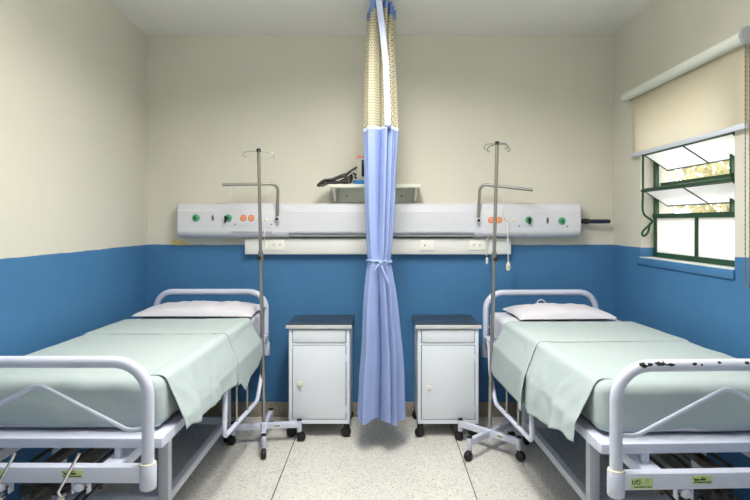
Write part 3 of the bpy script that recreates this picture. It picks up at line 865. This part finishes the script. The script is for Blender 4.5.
# call cord with pear switch
cc = thing('call_cord', 'white call cord with pear switch hanging below the right outlets', 'call button', tuple(px(507, 222, 3.90)))
o0 = Vector(cc.location)
bm = nb(); tube(bm, [p - o0 for p in smooth_pts([px(507, 221.5, 3.912), px(507.6, 226, 3.895), px(508, 240, 3.90), px(508.2, 262, 3.90)], 6)], .0032, 8); obj('cord', bm, M['trunk'], cc)
p = px(508.3, 266.5, 3.90) - o0
bm = nb(); lathe(bm, [(.004, .034), (.009, .026), (.015, .012), (.0165, -.010), (.012, -.026), (.005, -.030)], tuple(p), seg=18); obj('pear_switch', bm, M['cream'], cc)
bm = nb(); lathe(bm, [(0, -.018), (.006, -.018), (.006, -.012)], tuple(p), axis='y', seg=12); obj('push_button', bm, M['panelgrey'], cc)
bm = nb(); tube(bm, smooth_pts([px(264.5, 228, 3.915), px(264.5, 236, 3.93), px(264.3, 244, 3.975), px(263.8, 252, 3.975)], 6), .0035, 8)
o = obj('power_cord', bm, M['trunk']); tag(o, 'short white cord running from left panel sockets down to the trunking', 'cord')
bm = nb(); tube(bm, smooth_pts([px(492, 231, 3.935), px(488, 237, 3.945), px(486.5, 246, 3.965), px(486.5, 256, 3.965)], 6), .003, 8)
lathe(bm, [(.006, -.035), (.009, -.03), (.009, .005), (.005, .012)], tuple(px(487, 259, 3.965)), seg=12)
o = obj('hanging_plug', bm, M['tube']); tag(o, 'small pale plug on a short cord hanging under the right end of the trunking', 'plug')
# black handle at the right end of the panel
hd = thing('lamp_handle', 'black and navy handle sticking out of right end of wall panel', 'handle', (1.408, 3.985, 1.405))
bm = nb(); lathe(bm, [(.006, 0), (.007, .01), (.012, .013), (.019, .03), (.021, .05), (.016, .078), (.012, .085)], axis='x', seg=18); obj('knob', bm, M['dkbrown'], hd)
bm = nb(); lathe(bm, [(.012, .083), (.015, .09), (.0155, .14), (.0145, .215), (.012, .222)], (0, 0, -.001), axis='x', seg=18); obj('grip', bm, M['grip'], hd)

# electrical trunking
tk = thing('electrical_trunking', 'white plastic electrical trunking with sockets below the wall panel', 'trunking', (0, YB, 1.172))
def TL(bm): bm.transform(Matrix.Translation((0, -YB, -1.172))); return bm
YT = 3.99
obj('channel', TL(box(nb(), -.961, .932, YT, YB, 1.170, 1.284, .006)), M['trunk'], tk)
obj('cover_lip', TL(box(nb(), -.955, .926, YT - .003, YT + .002, 1.180, 1.270, .002)), M['trunk'], tk)
for x0, x1, y0, y1, kind in ((269.5, 285, 239.5, 250, 2), (420.5, 434.5, 240, 250.5, 1), (469, 484.5, 240.5, 250, 2), (262, 268.5, 240, 250, 0)):
    a = px(x0, y0, YT); b = px(x1, y1, YT)
    s_ = obj('socket_plate', TL(box(nb(), a.x, b.x, YT - .012, YT - .002, b.z, a.z, .003)), M['plate'], tk)
    cx_ = (a.x + b.x) / 2; cz = (a.z + b.z) / 2
    bm = nb()
    if kind == 2:
        for sx in (-.022, .022):
            bm = nb()
            for dx, dz in ((-.006, .004), (.006, .004), (0, -.006)): lathe(bm, [(0, -.0136), (.0028, -.0136), (.0028, -.0118)], (cx_ + sx + dx, YT, cz + dz), axis='y', seg=8)
            if sx < 0: obj('pin_holes', TL(bm), M['mech'], s_)
    elif kind == 1:
        lathe(bm, [(0, -.015), (.005, -.015), (.005, -.0118)], (cx_ - .02, YT, cz), axis='y', seg=10)
    else: lathe(bm, [(0, -.0136), (.002, -.0136), (.002, -.0118)], (cx_, YT, cz), axis='y', seg=8)
    obj('pin_holes', TL(bm), M['mech'], s_)

# ------------------------------------------------------------------ shelf and equipment
ZS = 1.66
sf = thing('wall_shelf', 'white wall shelf holding the monitor, half hidden behind the curtain', 'shelf', (-.035, YB, 1.54))
def SL(bm): bm.transform(Matrix.Translation((.035, -YB, -1.54))); return bm
obj('board', SL(box(nb(), -.35, .282, 3.85, YB, ZS - .024, ZS, .003)), M['shelf'], sf)
for x in (-.318, .250):
    bm = nb(); prism(bm, [(3.86, ZS - .024), (YB, ZS - .024), (YB, 1.540), (4.02, 1.540), (3.87, ZS - .045)], x - .009, x + .009, 'x'); obj('bracket', SL(bm), M['shelf'], sf)
bp_ = obj('back_plate', SL(box(nb(), -.309, .241, YB - .018, YB, 1.540, ZS - .024, .002)), M['shelf'], sf)
for x in (-.24, .155):
    bm = nb(); lathe(bm, [(0, -.004), (.005, -.003), (.006, 0)], (x, YB - .018, 1.585), axis='y', seg=10); obj('screw', SL(bm), M['mech'], bp_)
mo = thing('patient_monitor', 'small grey patient monitor with dark screen on the wall shelf', 'monitor', (-.05, 3.95, ZS))
def ML(bm): bm.transform(Matrix.Translation((.05, -3.95, -ZS))); return bm
obj('base', ML(box(nb(), -.178, .06, 3.88, 4.03, ZS, ZS + .030, .004)), M['bluebox'], mo)
bm = nb(); box(bm, -.160, .05, 3.90, 4.03, ZS + .030, ZS + .185, .006); obj('casing', ML(bm), M['casing'], mo)
obj('screen', ML(box(nb(), -.128, .03, 3.897, 3.902, ZS + .055, ZS + .170, .001)), M['screen'], mo)
obj('bezel', ML(box(nb(), -.162, .052, 3.896, 4.032, ZS + .185, ZS + .200, .004)), M['pink'], mo)
bm = nb(); cb = []
def Q(x, y, d): return px(x, y, d)
zmin = ZS + .009
def fix(p, r=.008): return Vector((p.x, p.y, max(p.z, ZS + r)))
loops = [
    [(361, 165, 3.93), (352, 170, 3.90), (345, 175, 3.89), (334, 179, 3.88), (325, 180, 3.87), (321, 182.5, 3.87), (325, 184, 3.86), (334, 182.5, 3.86), (345, 181, 3.87), (350, 178, 3.88), (346, 175.5, 3.90), (336, 178, 3.91), (328, 180.5, 3.92), (330, 182.5, 3.92), (342, 182.5, 3.92)],
    [(356, 175, 3.91), (352, 173.5, 3.90), (344, 176, 3.90), (332, 180, 3.89), (322, 182, 3.89), (318, 185.5, 3.835), (325, 185, 3.835)],
    [(356, 178, 3.95), (348, 174, 3.93), (338, 177, 3.93), (330, 182, 3.92), (336, 183, 3.91), (346, 179, 3.91), (352, 181, 3.93), (346, 183, 3.95), (334, 181, 3.95), (340, 177, 3.96), (350, 177, 3.95), (354, 182, 3.94)],
    [(327, 182.5, 3.89), (335, 178, 3.885), (344, 176.5, 3.88), (349, 179, 3.87), (344, 182, 3.87), (334, 182.8, 3.88)],
    [(352, 182.5, 3.89), (354, 177, 3.89), (351, 173.5, 3.88), (347, 178, 3.88), (349, 182.5, 3.88)],
]
for L_ in loops[:4]:
    pts = smooth_pts([Q(*p) for p in L_], 5)
    pts = [p if p.y < 3.846 or p.x < -.36 else fix(p, .009) for p in pts]
    tube(bm, pts, .0085, 8)
cbo = thing('cable_bundle', 'coiled dark grey cable heaped on left end of the shelf', 'cable', (-.27, 3.90, ZS))
bm.transform(Matrix.Translation((.27, -3.90, -ZS))); obj('cable', bm, M['cable'], cbo)
bm = nb(); pts = [fix(p, .004) for p in smooth_pts([Q(*p) for p in loops[4]], 5)]; tube(bm, pts, .0035, 8)
bm.transform(Matrix.Translation((.27, -3.90, -ZS))); obj('thin_lead', bm, M['casing'], cbo)

# tape residue
bm = nb(); a = px(171, 240, 4.049); b = px(190, 245, 4.049)
prism(bm, [(a.x, a.z - .002), (a.x + .02, a.z + .003), (a.x + .06, a.z - .006), (b.x, b.z + .012), (b.x + .01, b.z), (a.x + .004, b.z)], YB - .0015, YB, 'y')
tag(obj('tape_residue', bm, M['tape'], smooth=False), 'yellowed scrap of tape on wall under left end of the panel', 'tape')

# ------------------------------------------------------------------ curtain
bm = nb(); box(bm, -.014, .014, .2, 4.02, H - .022, H, .002)
tag(obj('curtain_track', bm, M['alu']), 'slim metal curtain track running along the ceiling', 'curtain track')
ct = thing('privacy_curtain', 'pale blue privacy curtain with cream net top, gathered and tied in the middle', 'curtain', (.012, 3.45, 0))
def cprof(z):
    tab_ax = [(.18, .132), (.45, .124), (.75, .104), (1.0, .088), (1.12, .074), (1.16, .068), (1.22, .073), (1.4, .080), (1.97, .097), (2.4, .086), (2.6, .082), (2.74, .078)]
    tab_ay = [(.18, .110), (.75, .100), (1.12, .080), (1.16, .072), (1.22, .078), (1.97, .105), (2.5, .14), (2.74, .19)]
    cx_ = interp([(.18, -.003), (.6, .004), (1.16, -.010), (1.97, .0), (2.5, -.004), (2.74, .004)], z)
    cy_ = interp([(.18, .02), (1.16, -.02), (1.97, .02), (2.74, .09)], z)
    return interp(tab_ax, z), interp(tab_ay, z), cx_ - .006, cy_
def cpt(th, z, off=0):
    ax, ay, cx_, cy_ = cprof(z)
    t2 = th + .22 * math.sin(2 * th + 1.0) + .10 * math.sin(3 * th + 2.2) + .06 * math.sin(z * 1.3)
    w1 = abs(math.sin(5.5 * t2 + .6)) ** .8; w2 = math.sin(5 * th + 1.1 - z * .3); w3 = math.sin(19 * th + z * .9)
    depth = interp([(.18, .82), (.9, .74), (1.10, .36), (1.16, .16), (1.22, .36), (1.5, .62), (2.74, .58)], z)
    f = depth * ((w1 - .84) + .15 * w2 + .04 * w3)
    k = 1 + f + off / max(ax, .05)
    wr = .004 * noise.noise(Vector((th * 2, z * 4, 0)))
    return Vector((cx_ + (ax * k + wr) * math.cos(th), cy_ + (ay * k + wr) * math.sin(th), z))
def ctube(z0, z1, nz, nt=420, off=0, hemw=0, uv=False):
    bm = nb(); lay = bm.loops.layers.uv.new('UVMap') if uv else None
    V = []
    for i in range(nz + 1):
        z = z0 + (z1 - z0) * i / nz
        row = []
        for k in range(nt):
            p = cpt(2 * PI * k / nt, z, off)
            if hemw and i == 0: p.z += hemw * math.sin(3 * 2 * PI * k / nt + .5) + .010 * math.sin(9 * 2 * PI * k / nt)
            row.append(bm.verts.new(p))
        V.append(row)
    for i in range(nz):
        for k in range(nt):
            k2 = (k + 1) % nt
            f = bm.faces.new((V[i][k], V[i][k2], V[i + 1][k2], V[i + 1][k]))
            if lay:
                for l, (kk, ii) in zip(f.loops, ((k, i), (k + 1, i), (k + 1, i + 1), (k, i + 1))):
                    l[lay].uv = (kk / nt * 1.05, z0 + (z1 - z0) * ii / nz)
    return bm
obj('fabric_panel', ctube(.195, 1.972, 90, hemw=.012), M['curtain'], ct, angle=80)
obj('net_panel', ctube(1.968, 2.690, 40, uv=True), M['net'], ct, angle=80)
obj('net_seam', ctube(1.960, 1.976, 2, off=.0015), M['curtainhem'], ct, angle=80)
obj('header_tape', ctube(2.672, 2.726, 5, off=.004, hemw=.01), M['header'], ct, angle=80)
# side hem running down the front of the net
bm = nb()
def hemf(i, j):
    z = 1.97 + .755 * i
    ax, ay, cx_, cy_ = cprof(z)
    xc = interp([(1.97, .052), (2.35, .040), (2.55, .018), (2.725, -.004)], z) - .012
    x = xc + (j - .5) * .037 - .004
    return Vector((x, cy_ - ay * 1.13 - .004 + .010 * abs(j - .5), z))
grid(bm, hemf, 30, 6); o = obj('side_hem', bm, M['curtainhem'], ct); solid(o, .003)
for k in range(5):
    y = 3.36 + .085 * k - 3.45
    bm = nb(); tube(bm, [(0 - .012, y, 2.70), (0 - .012, y, 2.731)], .003, 8); lathe(bm, [(.006, 2.722), (.009, 2.725), (.009, 2.7255)], (-.012, y, 0), seg=12)
    obj('runner', bm, M['dark'], ct)
# tie with bow
bm = nb(); pts = [cpt(2 * PI * k / 60, 1.163, .006) for k in range(60)]
for p in pts: p.z += .006 * math.sin(math.atan2(p.y, p.x) * 2)
tube(bm, pts, .006, 8, closed=True)
fy = cprof(1.163)[3] - cprof(1.163)[1] - .022
def ribbon(bm, pts, w, nrm=(0, -1, 0)):
    P = smooth_pts(pts, 5); n = Vector(nrm)
    prev = None
    for i, p in enumerate(P):
        t = (P[min(i + 1, len(P) - 1)] - P[max(i - 1, 0)]).normalized(); s_ = t.cross(n).normalized() * w / 2
        a = bm.verts.new(p + s_); b = bm.verts.new(p - s_)
        if prev: bm.faces.new((prev[0], prev[1], b, a))
        prev = (a, b)
tie = obj('tie', bm, M['tie'], ct)
bm = nb(); kx = -.008; kz = 1.158
for sx in (-1, 1):
    ribbon(bm, [(kx, fy, kz), (kx + sx * .016, fy - .010, kz + .010), (kx + sx * .036, fy - .010, kz + .010), (kx + sx * .042, fy - .004, kz + .000), (kx + sx * .028, fy - .001, kz - .009), (kx, fy, kz - .003)], .011)
ribbon(bm, [(kx, fy - .004, kz), (kx + .014, fy - .010, kz - .04), (kx + .050, fy - .014, kz - .125)], .010)
ribbon(bm, [(kx, fy - .004, kz), (kx - .02, fy - .008, kz - .02), (kx - .035, fy - .01, kz - .045)], .010)
lathe(bm, [(.003, -.009), (.007, -.005), (.007, .005), (.003, .009)], (kx, fy - .006, kz), axis='x', seg=12)
o = obj('bow', bm, M['tie'], tie); solid(o, .002)

# ------------------------------------------------------------------ light, world, camera
def area(name, loc, sx, sy, power, rot=(0, 0, 0), col=(1, .96, .9)):
    l = bpy.data.lights.new(name, 'AREA'); l.shape = 'RECTANGLE'; l.size = sx; l.size_y = sy; l.energy = power; l.color = col
    o = bpy.data.objects.new(name, l); C.objects.link(o); o.location = loc; o.rotation_euler = rot; return o
area('ceiling_lamp', (0, 2.3, H - .03), .4, 1.1, 53, col=(1, .975, .94)).data.spread = math.radians(160)
area('ceiling_fill', (0, 1.6, 2.25), 1.6, .5, 46, (PI, 0, 0), col=(1, .97, .925))  # added fill aimed upward to brighten the ceiling, not a fixture of the room
area('ceiling_lamp', (0, -.1, H - .03), 1.6, 1.0, 4, col=(1, .97, .925))
w = bpy.data.worlds.new('sky'); bpy.context.scene.world = w; w.use_nodes = True
nt = w.node_tree; bg = nt.nodes['Background']
tc = nt.nodes.new('ShaderNodeTexCoord'); sp = nt.nodes.new('ShaderNodeSeparateXYZ'); nt.links.new(tc.outputs['Generated'], sp.inputs[0])
r = nt.nodes.new('ShaderNodeValToRGB'); r.color_ramp.elements[0].position = .35; r.color_ramp.elements[0].color = (.80, .80, .76, 1)
r.color_ramp.elements[1].position = .75; r.color_ramp.elements[1].color = (.96, .98, 1, 1)
mr = math_node(nt, 'MULTIPLY_ADD', sp.outputs[2], .5, .5); nt.links.new(mr, r.inputs['Fac']); nt.links.new(r.outputs[0], bg.inputs['Color'])
bg.inputs['Strength'].default_value = 4.5

cam = bpy.data.cameras.new('camera'); co = bpy.data.objects.new('camera', cam); C.objects.link(co)
co.location = (0, 0, CAMZ); co.rotation_euler = (PI / 2, 0, 0)
cam.sensor_width = 36; cam.lens = F * 36 / 750; cam.shift_x = -(CX - 375) / 750; cam.shift_y = -(250 - CY) / 750
cam.clip_start = .05
sc = bpy.context.scene; sc.camera = co
sc.view_settings.view_transform = 'Standard'; sc.view_settings.look = 'None'; sc.view_settings.exposure = 0; sc.view_settings.gamma = 1
